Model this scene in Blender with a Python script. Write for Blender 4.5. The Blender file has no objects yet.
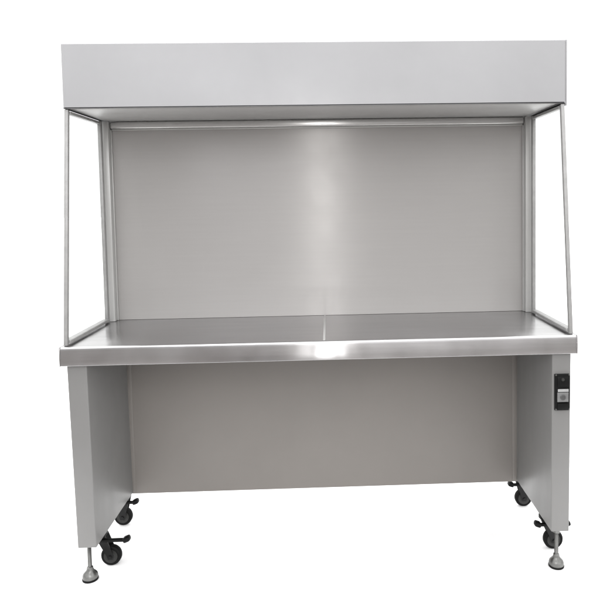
import bpy, bmesh, math
from mathutils import Vector, Matrix

scene = bpy.context.scene
C = scene.collection
PI = math.pi

# ------------------------------------------------------------------ materials
def new_mat(name):
    m = bpy.data.materials.new(name)
    m.use_nodes = True
    nt = m.node_tree
    b = nt.nodes['Principled BSDF']
    return m, nt, b

def coords(nt, scale=(1, 1, 1), kind='Object'):
    tc = nt.nodes.new('ShaderNodeTexCoord')
    mp = nt.nodes.new('ShaderNodeMapping')
    mp.inputs['Scale'].default_value = scale
    nt.links.new(tc.outputs[kind], mp.inputs['Vector'])
    return mp.outputs['Vector']

def noise(nt, vec, scale, detail=3, rough=.55):
    n = nt.nodes.new('ShaderNodeTexNoise')
    n.inputs['Scale'].default_value = scale
    n.inputs['Detail'].default_value = detail
    n.inputs['Roughness'].default_value = rough
    nt.links.new(vec, n.inputs['Vector'])
    return n.outputs['Fac']

def remap(nt, fac, lo, hi, a=.3, b=.7):
    r = nt.nodes.new('ShaderNodeMapRange')
    r.inputs['From Min'].default_value = a
    r.inputs['From Max'].default_value = b
    r.inputs['To Min'].default_value = lo
    r.inputs['To Max'].default_value = hi
    nt.links.new(fac, r.inputs['Value'])
    return r.outputs['Result']

def tint(nt, fac, c1, c2):
    mx = nt.nodes.new('ShaderNodeMix')
    mx.data_type = 'RGBA'
    mx.inputs['A'].default_value = (*c1, 1)
    mx.inputs['B'].default_value = (*c2, 1)
    nt.links.new(fac, mx.inputs['Factor'])
    return mx.outputs['Result']

def bump(nt, bsdf, fac, strength, dist=.001):
    b = nt.nodes.new('ShaderNodeBump')
    b.inputs['Strength'].default_value = strength
    b.inputs['Distance'].default_value = dist
    nt.links.new(fac, b.inputs['Height'])
    nt.links.new(b.outputs['Normal'], bsdf.inputs['Normal'])

def paint(name, col, rough=.4, var=.05, peel=.06, spec=.5, patch=2.3):
    m, nt, b = new_mat(name)
    v = coords(nt)
    cloudy = remap(nt, noise(nt, v, patch, 5, .62), 0, 1)
    c1 = tuple(c * (1 - var) for c in col)
    c2 = tuple(c * (1 + var) for c in col)
    nt.links.new(tint(nt, cloudy, c1, c2), b.inputs['Base Color'])
    smear = remap(nt, noise(nt, coords(nt, (1, 1, .35)), 5, 4), rough - .06, rough + .09)
    nt.links.new(smear, b.inputs['Roughness'])
    b.inputs['Specular IOR Level'].default_value = spec
    bump(nt, b, noise(nt, v, 330, 2), peel, .0006)
    return m

def steel(name, col, rough=.25, aniso=.8, rot=0.0, var=.12, metal=1.0, streak=(1.5, 1.5, 220), wavy=0):
    m, nt, b = new_mat(name)
    brushed = remap(nt, noise(nt, coords(nt, streak), 3, 3), 0, 1)
    cloudy = noise(nt, coords(nt), 3.1, 4)
    mixv = nt.nodes.new('ShaderNodeMath')
    mixv.operation = 'MULTIPLY_ADD'
    mixv.inputs[1].default_value = .6
    nt.links.new(brushed, mixv.inputs[0])
    nt.links.new(remap(nt, cloudy, 0, .4), mixv.inputs[2])
    nt.links.new(tint(nt, mixv.outputs[0], tuple(c * (1 - var) for c in col), tuple(c * (1 + var) for c in col)), b.inputs['Base Color'])
    b.inputs['Metallic'].default_value = metal
    nt.links.new(remap(nt, cloudy, rough - .03, rough + .06), b.inputs['Roughness'])
    b.inputs['Anisotropic'].default_value = aniso
    b.inputs['Anisotropic Rotation'].default_value = rot
    if wavy:                                    # sheet metal is never quite flat
        bump(nt, b, noise(nt, coords(nt, (1, .8, .5)), 5, 2, .4), 1.0, wavy)
    tg = nt.nodes.new('ShaderNodeTangent')
    tg.direction_type = 'UV_MAP'
    tg.uv_map = 'UVMap'
    nt.links.new(tg.outputs['Tangent'], b.inputs['Tangent'])
    return m

def simple(name, col, rough=.5, metal=0, var=.15, scale=40, spec=.5):
    m, nt, b = new_mat(name)
    f = remap(nt, noise(nt, coords(nt), scale, 3), 0, 1)
    nt.links.new(tint(nt, f, tuple(c * (1 - var) for c in col), tuple(c * (1 + var) for c in col)), b.inputs['Base Color'])
    nt.links.new(remap(nt, noise(nt, coords(nt), scale * .4, 3), rough * .85, rough * 1.15), b.inputs['Roughness'])
    b.inputs['Metallic'].default_value = metal
    b.inputs['Specular IOR Level'].default_value = spec
    return m

M = {}
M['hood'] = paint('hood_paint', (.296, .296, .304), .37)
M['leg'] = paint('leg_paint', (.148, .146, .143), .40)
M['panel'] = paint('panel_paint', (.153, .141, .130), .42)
M['inner'] = paint('ceiling_paint', (.30, .295, .29), .4)
M['screen'] = steel('screen_steel', (.298, .288, .281), .31, .90, .25, .02, .15, (1.2, 1.2, 30))
M['top'] = steel('worktop_steel', (.46, .454, .456), .20, .9, .25, .07, 1.0, (1.2, 10, 30), .0028)
M['frame'] = steel('frame_aluminium', (.40, .398, .39), .37, .4, .25, .03, .2)
M['rail'] = steel('rail_aluminium', (.50, .498, .49), .20, .6, .25, .03, .6)
M['post'] = simple('post_aluminium', (.29, .288, .285), .44, .25, .08)
M['black'] = simple('black_plastic', (.005, .005, .005), .45, spec=.12)
M['rubber'] = simple('black_rubber', (.006, .006, .006), .6, spec=.1)
M['hub'] = simple('grey_hub_plastic', (.022, .022, .021), .5, spec=.3)
M['zinc'] = simple('zinc_steel', (.15, .15, .145), .36, .95)
M['forkm'] = simple('dark_fork_steel', (.012, .012, .012), .4, .3, spec=.25)
M['switch'] = simple('grey_switch_plastic', (.13, .13, .13), .4)
M['button'] = simple('dark_grey_button', (.06, .06, .06), .4)
M['white'] = simple('white_plastic', (.30, .30, .30), .4)
M['seal'] = simple('dark_gasket', (.035, .034, .033), .6)

def glass_mat():
    m, nt, b = new_mat('clear_glass')
    out = nt.nodes['Material Output']
    nt.nodes.remove(b)
    tr = nt.nodes.new('ShaderNodeBsdfTransparent')
    tr.inputs['Color'].default_value = (.985, .99, .988, 1)
    gl = nt.nodes.new('ShaderNodeBsdfGlossy')
    nt.links.new(remap(nt, noise(nt, coords(nt), 6, 3), .01, .05), gl.inputs['Roughness'])
    fr = nt.nodes.new('ShaderNodeFresnel')
    fr.inputs['IOR'].default_value = 1.45
    mx = nt.nodes.new('ShaderNodeMixShader')
    geo = nt.nodes.new('ShaderNodeNewGeometry')   # a thin pane: no internal reflection at the far face
    inv = nt.nodes.new('ShaderNodeMath')
    inv.operation = 'SUBTRACT'
    inv.inputs[0].default_value = 1
    nt.links.new(geo.outputs['Backfacing'], inv.inputs[1])
    ml = nt.nodes.new('ShaderNodeMath')
    ml.operation = 'MULTIPLY'
    nt.links.new(fr.outputs[0], ml.inputs[0])
    nt.links.new(inv.outputs[0], ml.inputs[1])
    nt.links.new(ml.outputs[0], mx.inputs['Fac'])
    nt.links.new(tr.outputs[0], mx.inputs[1])
    nt.links.new(gl.outputs[0], mx.inputs[2])
    nt.links.new(mx.outputs[0], out.inputs['Surface'])
    return m
M['glass'] = glass_mat()
M['unseen_carpet'] = paint('unseen_carpet', (.13, .118, .112), .8, .9, .3, .1, 1.1)  # strong dark patches, meant to mottle the worktop edge's reflection
M['floor'] = paint('white_floor', (.93, .93, .93), .6, .01, .02, .2)

# ------------------------------------------------------------------ mesh tools
def box(bm, x0, x1, y0, y1, z0, z1, bev=0.0, seg=2):
    t = bmesh.new()
    vs = [t.verts.new(p) for p in ((x0, y0, z0), (x1, y0, z0), (x1, y1, z0), (x0, y1, z0),
                                   (x0, y0, z1), (x1, y0, z1), (x1, y1, z1), (x0, y1, z1))]
    for f in ((3, 2, 1, 0), (4, 5, 6, 7), (0, 1, 5, 4), (1, 2, 6, 5), (2, 3, 7, 6), (3, 0, 4, 7)):
        t.faces.new([vs[i] for i in f])
    if bev:
        bmesh.ops.bevel(t, geom=t.edges[:], offset=bev, segments=seg, profile=.5, affect='EDGES')
    merge(bm, t)

def merge(bm, t):
    me = bpy.data.meshes.new('tmp')
    t.to_mesh(me)
    t.free()
    bm.from_mesh(me)
    bpy.data.meshes.remove(me)

def prism_x(bm, prof, x0, x1, bev=0, seg=2):
    """profile in (y, z), extruded along x"""
    t = bmesh.new()
    a = [t.verts.new((x0, y, z)) for y, z in prof]
    b = [t.verts.new((x1, y, z)) for y, z in prof]
    n = len(prof)
    t.faces.new(a[::-1])
    t.faces.new(b)
    for i in range(n):
        j = (i + 1) % n
        t.faces.new((a[i], a[j], b[j], b[i]))
    bmesh.ops.recalc_face_normals(t, faces=t.faces[:])
    if bev:
        bmesh.ops.bevel(t, geom=t.edges[:], offset=bev, segments=seg, profile=.5, affect='EDGES')
    merge(bm, t)

def lathe(bm, prof, center=(0, 0, 0), axis='Z', n=32):
    """prof: list of (radius, height)"""
    t = bmesh.new()
    rings = []
    for r, h in prof:
        ring = []
        for k in range(n):
            a = 2 * PI * k / n
            p = (r * math.cos(a), r * math.sin(a), h)
            if axis == 'Y':
                p = (p[0], p[2], p[1])
            elif axis == 'X':
                p = (p[2], p[0], p[1])
            ring.append(t.verts.new((p[0] + center[0], p[1] + center[1], p[2] + center[2])))
        rings.append(ring)
    for a, b in zip(rings, rings[1:]):
        for k in range(n):
            j = (k + 1) % n
            t.faces.new((a[k], a[j], b[j], b[k]))
    t.faces.new(rings[0])
    t.faces.new(rings[-1])
    bmesh.ops.recalc_face_normals(t, faces=t.faces[:])
    merge(bm, t)

def bar(bm, p0, p1, w, d, bev=.0015):
    """rectangular bar from p0 to p1; w across x, d across the other side"""
    p0, p1 = Vector(p0), Vector(p1)
    z = (p1 - p0).normalized()
    x = Vector((1, 0, 0))
    if abs(z.dot(x)) > .9:
        x = Vector((0, 0, 1))
    y = z.cross(x).normalized()
    x = y.cross(z).normalized()
    t = bmesh.new()
    L = (p1 - p0).length
    box(t, -w / 2, w / 2, -d / 2, d / 2, 0, L, bev, 2)
    mat = Matrix((x, y, z)).transposed().to_4x4()
    mat.translation = p0
    bmesh.ops.transform(t, matrix=mat, verts=t.verts[:])
    merge(bm, t)

def obj(name, bm, mat, parent=None, smooth=True, loc=(0, 0, 0)):
    me = bpy.data.meshes.new(name)
    uv = bm.loops.layers.uv.get('UVMap') or bm.loops.layers.uv.new('UVMap')
    for f in bm.faces:                     # brushing runs along x (u axis) where it can
        n = f.normal
        for l in f.loops:
            p = l.vert.co
            if abs(n.x) > .8:
                l[uv].uv = (p.y, p.z)
            elif abs(n.z) > abs(n.y):
                l[uv].uv = (p.x, p.y)
            else:
                l[uv].uv = (p.x, p.z)
    bm.to_mesh(me)
    bm.free()
    me.materials.append(mat)
    if smooth:
        for p in me.polygons:
            p.use_smooth = True
        me.set_sharp_from_angle(angle=math.radians(32))
    o = bpy.data.objects.new(name, me)
    C.objects.link(o)
    o.location = loc
    if parent:
        o.parent = parent
    return o

# ------------------------------------------------------------------ dimensions (metres)
HW, YH, Z1, Z2 = .896, .105, 1.688, 1.916      # hood
ZT, TH = .862, .066                             # worktop
PW, YP, YR = .8945, .019, .440                   # side window posts
BW, YB, ZB = .865, .500, 1.660                  # screen at the back
LW, LT, LF, LZ, LY = .884, .067, .017, .141, .440
ZU = ZT - TH                                    # underside of worktop

bench = bpy.data.objects.new('clean_air_bench', None)
C.objects.link(bench)
bench.empty_display_size = .2
bench['label'] = 'grey laminar flow clean bench with steel worktop, top hood and castered legs on white floor'
bench['category'] = 'workbench'

# hood: folded sheet box with a recessed underside
bm = bmesh.new()
t = bmesh.new()
vs = [t.verts.new(p) for p in ((-HW, YH, Z1), (HW, YH, Z1), (HW, .64, Z1), (-HW, .64, Z1),
                               (-HW, YH, Z2), (HW, YH, Z2), (HW, .64, Z2), (-HW, .64, Z2))]
fs = [t.faces.new([vs[i] for i in f]) for f in ((3, 2, 1, 0), (4, 5, 6, 7), (0, 1, 5, 4), (1, 2, 6, 5), (2, 3, 7, 6), (3, 0, 4, 7))]
r = bmesh.ops.inset_region(t, faces=[fs[0]], thickness=.018, depth=0)
for v in fs[0].verts:
    v.co.z += .010
bmesh.ops.bevel(t, geom=[e for e in t.edges if e.calc_face_angle(0) > .5], offset=.0035, segments=3, profile=.5, affect='EDGES')
merge(bm, t)
hood = obj('hood', bm, M['hood'], bench)
bm = bmesh.new()                                # folded side cover standing proud at each end
for s in (-1, 1):
    pass
box(bm, HW + .001, HW + .0075, YH + .004, .63, Z1 - .006, Z2 + .001, .0015)
obj('side_cover', bm, M['hood'], hood)
bm = bmesh.new()
box(bm, -HW + .022, HW - .022, YH + .022, .50, Z1 + .003, Z1 + .008, .001)
obj('ceiling_panel', bm, M['inner'], hood)

# rear plenum behind the screen
bm = bmesh.new()
box(bm, -.885, .885, .515, .64, .42, Z1 - .002, .003)
obj('rear_housing', bm, M['leg'], bench)

# diffuser screen and its aluminium frame
bm = bmesh.new()
box(bm, -BW, BW, YB, YB + .012, ZT + .001, ZB)
obj('diffuser_screen', bm, M['screen'], bench)
bm = bmesh.new()
for s in (-1, 1):
    a, b = sorted((s * (BW - .002), s * (PW - .001)))
    box(bm, a, b, .462, .514, ZT + .001, Z1 + .002, .002)
    a, b = sorted((s * (BW - .0065), s * (BW - .002)))
    box(bm, a, b, .488, .499, ZT + .001, ZB - .004, .001)
box(bm, -BW + .008, BW - .008, .489, .499, ZB - .006, ZB - .0005, .001)
frame = obj('screen_frame', bm, M['frame'], bench)
bm = bmesh.new()
box(bm, -BW + .003, BW - .003, .478, .513, ZB, Z1 + .002, .008, 6)
obj('top_rail', bm, M['rail'], frame)

# stainless worktop with a joint strip and a bullnosed front apron
bm = bmesh.new()
def apron():
    p = []
    R = .008
    for k in range(6):                          # rolled top edge
        a = math.radians(90 + k / 5 * 85)
        p.append((.012 + R * math.cos(a), ZT - R + R * math.sin(a)))
    y0, z0 = p[-1]
    for k in range(1, 7):                       # slightly bowed face
        a = math.radians(5 * (1 - k / 7))
        y0 -= .0062 * math.sin(a)
        z0 -= .0062 * math.cos(a)
        p.append((y0, z0))
    yb = y0
    R2 = .0015
    for k in range(4):
        a = PI + k / 3 * PI / 2
        p.append((yb + R2 + R2 * math.cos(a), ZU + R2 + R2 * math.sin(a)))
    p += [(.03, ZU), (.03, ZU + .018), (.512, ZU + .018), (.512, ZT)]
    return p
prism_x(bm, apron(), -.900, .900)
worktop = obj('worktop', bm, M['top'], bench)
for s in (-1, 1):
    bm = bmesh.new()
    a, b = sorted((s * .9005, s * .9045))
    box(bm, a, b, .001, .512, ZU - .001, ZT + .001, .0015)
    obj('end_cap', bm, M['top'], worktop)
bm = bmesh.new()
box(bm, .004, .012, .014, .498, ZT + .0005, ZT + .002, .0006)
obj('joint_strip', bm, M['frame'], worktop)

# side windows: sloping front post, rear post, rails, glass
def side_window(s):
    bm = bmesh.new()
    w = .013
    x = s * (PW - w / 2)
    zt, zb = Z1 - .001, ZT + .001
    fy1, fy0 = YH + .012, YP + .008
    bar(bm, (x, fy0, zb), (x, fy1, zt), w, .016)
    bar(bm, (x, YR, zb), (x, YR, zt), w, .022)
    bar(bm, (x, fy0 + .010, zb + .012), (x, YR - .012, zb + .012), .026, w - .002)
    bar(bm, (x, fy1 + .010, zt - .009), (x, YR - .012, zt - .009), .018, w - .002)
    f = obj('side_window', bm, M['post'], bench)
    # glass, set in the middle of the frame
    g = bmesh.new()
    t = .002
    q = ((fy0 + .006, zb + .020), (YR - .008, zb + .020), (YR - .008, zt - .013), (fy1 + .004, zt - .013))
    prism_x(g, q, x - t, x + t)
    obj('glass_pane', g, M['glass'], f, False)
for s in (-1, 1):
    side_window(s)

# legs: folded sheet boxes with a return flange at the foot
def leg(s):
    bm = bmesh.new()
    t = bmesh.new()
    xo, xi = s * (LW + .002), s * (LW - LT + .001)
    d = .010 if s < 0 else .003
    xo2, xi2 = s * (LW - d), s * (LW - LT - d + .002)
    pts = []
    for z, a, b in ((LZ, xo2, xi2), (ZU + .017, xo, xi)):
        for (x, y) in ((a, LF), (b, LF), (b, .58), (a, .58)):
            pts.append(t.verts.new((x, y, z)))
    for f in ((3, 2, 1, 0), (4, 5, 6, 7), (0, 1, 5, 4), (1, 2, 6, 5), (2, 3, 7, 6), (3, 0, 4, 7)):
        t.faces.new([pts[i] for i in f])
    bmesh.ops.recalc_face_normals(t, faces=t.faces[:])
    bmesh.ops.bevel(t, geom=t.edges[:], offset=.0035, segments=3, profile=.5, affect='EDGES')
    merge(bm, t)
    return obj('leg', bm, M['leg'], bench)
legs = [leg(s) for s in (-1, 1)]

# lower back panel with folded bottom edge
bm = bmesh.new()
xi = LW - LT + .004
box(bm, -xi, xi, LY, LY + .0015, LZ - .004, ZU + .017)
box(bm, -xi, xi, LY + .0015, LY + .02, LZ - .004, LZ - .0025)
for s in (-1, 1):
    a, b = sorted((s * (xi - .024), s * (xi - .002)))
    box(bm, a, b, LY - .0025, LY - .0003, LZ + .002, ZU + .016, .0008)
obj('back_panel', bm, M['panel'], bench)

# control plate on the right leg
bm = bmesh.new()
cx = .8525
box(bm, cx - .0275, cx + .0275, LF - .008, LF + .001, .590, .722, .003, 3)
plate = obj('control_plate', bm, M['black'], bench)
def rocker(z0, z1, mat, name, tilt):
    bm = bmesh.new()
    y = LF - .008
    zc = (z0 + z1) / 2
    prism_x(bm, [(y + .002, z0), (y - .002 - tilt, z0), (y - .0035, zc), (y - .002 + tilt - .003, z1), (y + .002, z1)], cx - .019, cx + .021, .0008)
    return obj(name, bm, mat, plate)
rocker(.678, .714, M['black'], 'rocker_switch', .003)
sw = rocker(.622, .656, M['switch'], 'rocker_switch', .001)
sw['label'] = 'grey rocker switch'
bm = bmesh.new()
lathe(bm, [(.002, -.0018), (.0085, -.0016), (.0105, 0), (.0105, .003)], (cx + .001, LF - .0125, .639), 'Y', 24)
obj('push_button', bm, M['button'], plate)
for zz in (.5945, .7185):
    for xx in (-.023, .0245):
        bm = bmesh.new()
        lathe(bm, [(.001, -.001), (.0022, -.0008), (.0028, 0), (.0028, .002)], (cx + xx, LF - .0085, zz), 'Y', 14)
        obj('screw', bm, M['zinc'], plate)
rocker(.594, .616, M['black'], 'rocker_switch', .001)
bm = bmesh.new()
box(bm, cx - .017, cx + .0215, LF - .0105, LF - .0075, .658, .668, .0008)
obj('name_strip', bm, M['white'], plate)
bm = bmesh.new()
lathe(bm, [(.001, -.003), (.005, -.0025), (.006, 0), (.006, .004)], (cx, LF - .0125, .703), 'Y', 20)
obj('indicator_lamp', bm, M['hub'], plate)

# levelling feet
def levelling_foot(x, y):
    bm = bmesh.new()
    lathe(bm, [(.022, 0), (.0255, .001), (.0265, .004), (.0265, .016), (.025, .022), (.020, .028),
               (.0145, .033), (.0115, .040), (.0105, .047), (.008, .049)], (0, 0, 0))
    f = obj('levelling_foot', bm, M['zinc'], bench, loc=(x, y, 0))
    bm = bmesh.new()
    prof = []
    z = .044
    while z < LZ + .003:                      # threaded rod
        prof += [(.0062, z), (.0072, z + .0012)]
        z += .0024
    lathe(bm, prof, n=20)
    obj('threaded_rod', bm, M['zinc'], f)
    bm = bmesh.new()
    lathe(bm, [(.0135, LZ - .012), (.0135, LZ + .0005)], n=6)
    obj('lock_nut', bm, M['zinc'], f, False)
    bm = bmesh.new()
    lathe(bm, [(.0268, .0005), (.0280, .002), (.0280, .0065), (.0268, .008)])
    obj('rubber_ring', bm, M['rubber'], f)
levelling_foot(-.852, .062)
levelling_foot(.842, .038)

# casters with two-ended brake pedal; wheel axle along y
def caster(x, y, trail, reach=0.0, stem_up=LZ):
    R = .0375
    bm = bmesh.new()
    # top plate, swivel bearing, fork cheeks (wheel centre is the object's origin in x, y)
    box(bm, -trail - .022, -trail + .022, -.030, .030, stem_up - .005, stem_up - .001, .001)
    lathe(bm, [(.020, stem_up - .024), (.024, stem_up - .020), (.024, stem_up - .010), (.020, stem_up - .005)], (-trail, 0, 0), n=28)
    for s in (-1, 1):
        t = bmesh.new()
        prof = [(-trail - .018, stem_up - .022), (-trail + .020, stem_up - .022), (.013, R + .004), (.008, R - .010), (-.008, R - .010), (-.013, R + .004)]
        a = [t.verts.new((px, s * .0165, pz)) for px, pz in prof]
        b = [t.verts.new((px, s * .0190, pz)) for px, pz in prof]
        t.faces.new(a); t.faces.new(b)
        for i in range(len(prof)):
            j = (i + 1) % len(prof)
            t.faces.new((a[i], a[j], b[j], b[i]))
        bmesh.ops.recalc_face_normals(t, faces=t.faces[:])
        merge(bm, t)
    box(bm, -trail - .018, -trail + .020, -.019, .019, stem_up - .027, stem_up - .021, .002)
    lathe(bm, [(.003, -.0235), (.0065, -.0235), (.0065, .0235), (.003, .0235)], (0, 0, R), 'Y', 6)
    c = obj('caster', bm, M['forkm'], bench, loc=(x, y, 0))
    bm = bmesh.new()
    lathe(bm, [(.024, -.0115), (.031, -.0125), (.0355, -.0105), (R, -.006), (R, .006), (.0355, .0105), (.031, .0125), (.024, .0115)], (0, 0, R), 'Y', 40)
    obj('tyre', bm, M['rubber'], c)
    bm = bmesh.new()
    lathe(bm, [(.006, -.0148), (.012, -.0145), (.014, -.0125), (.022, -.0118), (.0255, -.0135), (.0255, .0135), (.022, .0118), (.014, .0125), (.012, .0145), (.006, .0148)], (0, 0, R), 'Y', 32)
    obj('wheel_hub', bm, M['hub'], c)
    # rocker brake pedal: one bar along x with a turned-up pad at each end
    bm = bmesh.new()
    z = .100
    px = -trail * .35
    box(bm, px - .050, px + .050 + reach, -.030, -.016, z, z + .010, .002)
    for s in (-1, 1):
        q = px + (reach if s > 0 else 0)
        bar(bm, (q + s * .044, -.023, z + .004), (q + s * .068, -.023, z + .013), .019, .030, .007)
    obj('brake_pedal', bm, M['black'], c)
    return c
caster(-.806, .155, .036, .022)
caster(.872, .160, .030)
caster(-.856, .452, -.010)
caster(.862, .500, .015)

# ------------------------------------------------------------------ setting: white studio floor
bm = bmesh.new()
S = 60
def ground(name, y0, y1, mat, label):
    bm = bmesh.new()
    bm.faces.new([bm.verts.new(p) for p in ((-S, y0, 0), (S, y0, 0), (S, y1, 0), (-S, y1, 0))])
    o = obj(name, bm, mat, None, False)
    o['kind'] = 'structure'
    o['label'] = label
ground('floor', -.9, S, M['floor'], 'plain white studio floor')
ground('unseen_carpet', -S, -.9, M['unseen_carpet'], 'grey brown carpet added to darken reflections in the steel edge')  # added out of frame so the worktop edge reflects dark ground

# ------------------------------------------------------------------ light
w = bpy.data.worlds.new('World')
scene.world = w
w.use_nodes = True
nt = w.node_tree
bg = nt.nodes['Background']
tc = nt.nodes.new('ShaderNodeTexCoord')
sep = nt.nodes.new('ShaderNodeSeparateXYZ')
nt.links.new(tc.outputs['Generated'], sep.inputs[0])
n = nt.nodes.new('ShaderNodeTexNoise')           # uneven room light in front of the bench
n.inputs['Scale'].default_value = 1.9
n.inputs['Detail'].default_value = 2
nt.links.new(tc.outputs['Generated'], n.inputs['Vector'])
room = nt.nodes.new('ShaderNodeMapRange')
room.inputs['From Min'].default_value = .38
room.inputs['From Max'].default_value = .62
room.inputs['To Min'].default_value = .9
room.inputs['To Max'].default_value = 3.2
nt.links.new(n.outputs['Fac'], room.inputs['Value'])
front = nt.nodes.new('ShaderNodeMapRange')       # 0 behind the bench, 1 in front of it
front.interpolation_type = 'SMOOTHSTEP'
front.inputs['From Min'].default_value = -.1
front.inputs['From Max'].default_value = -.6
nt.links.new(sep.outputs['Y'], front.inputs['Value'])
mx = nt.nodes.new('ShaderNodeMix')
mx.data_type = 'FLOAT'
elev = nt.nodes.new('ShaderNodeMapRange')        # white backdrop low down, brighter overhead
elev.interpolation_type = 'SMOOTHSTEP'
elev.inputs['From Min'].default_value = .3
elev.inputs['From Max'].default_value = .75
elev.inputs['To Min'].default_value = 1.4
elev.inputs['To Max'].default_value = 3.7
nt.links.new(sep.outputs['Z'], elev.inputs['Value'])
nt.links.new(elev.outputs['Result'], mx.inputs['A'])
nt.links.new(front.outputs['Result'], mx.inputs['Factor'])
low = nt.nodes.new('ShaderNodeMapRange')         # dimmed low in front to darken the worktop lip's reflection
low.inputs['From Min'].default_value = 0
low.inputs['From Max'].default_value = .35
low.inputs['To Min'].default_value = .5
low.inputs['To Max'].default_value = 1.08
nt.links.new(sep.outputs['Z'], low.inputs['Value'])
mul = nt.nodes.new('ShaderNodeMath')
mul.operation = 'MULTIPLY'
nt.links.new(room.outputs['Result'], mul.inputs[0])
nt.links.new(low.outputs['Result'], mul.inputs[1])
nt.links.new(mul.outputs[0], mx.inputs['B'])
nt.links.new(mx.outputs['Result'], bg.inputs['Strength'])
bg.inputs['Color'].default_value = (1, 1, 1, 1)

def area(name, loc, target, size, power, col=(1, 1, 1), tall=None):
    l = bpy.data.lights.new(name, 'AREA')
    l.size = size
    if tall:
        l.shape = 'RECTANGLE'
        l.size_y = tall
    l.energy = power
    l.color = col
    o = bpy.data.objects.new(name, l)
    C.objects.link(o)
    o.location = loc
    o.rotation_euler = (Vector(target) - Vector(loc)).to_track_quat('-Z', 'Y').to_euler()
    return o
area('strip_lamp', (-.02, -2.6, 1.84), (0, 0, 1.5), .05, 16, (1, .98, .96), .55)
area('lip_glare_lamp', (-.01, -2.6, .21), (0, 0, .83), .05, 2.8, (1, 1, 1), .16)  # lamp added to make the glare on the worktop's front lip
area('softbox', (-.75, -2.6, 2.45), (-.3, .1, 1.7), 1.0, 15, (.97, .97, 1))

# ------------------------------------------------------------------ camera (off-centre crop of a hand-held shot)
F_PX, PX, PY = 635.62, 50.9, -64.06
pitch, yaw, roll = -.0581, .0346, -.0165
fw = Vector((math.sin(yaw) * math.cos(pitch), math.cos(yaw) * math.cos(pitch), math.sin(pitch)))
R = fw.cross(Vector((0, 0, 1))).normalized()
U = R.cross(fw)
R2 = R * math.cos(roll) + U * math.sin(roll)
U2 = -R * math.sin(roll) + U * math.cos(roll)
cam = bpy.data.cameras.new('camera')
cam.sensor_width = 36
cam.lens = F_PX / 600 * 36
cam.shift_x = -PX / 600
cam.shift_y = PY / 600
cam.clip_end = 500
co = bpy.data.objects.new('camera', cam)
C.objects.link(co)
mat = Matrix((R2, U2, -fw)).transposed().to_4x4()
mat.translation = (.0315, -2.1912, 1.3560)
co.matrix_world = mat
scene.camera = co

scene.view_settings.view_transform = 'Standard'
scene.view_settings.look = 'None'
scene.view_settings.exposure = 0
scene.view_settings.gamma = 1
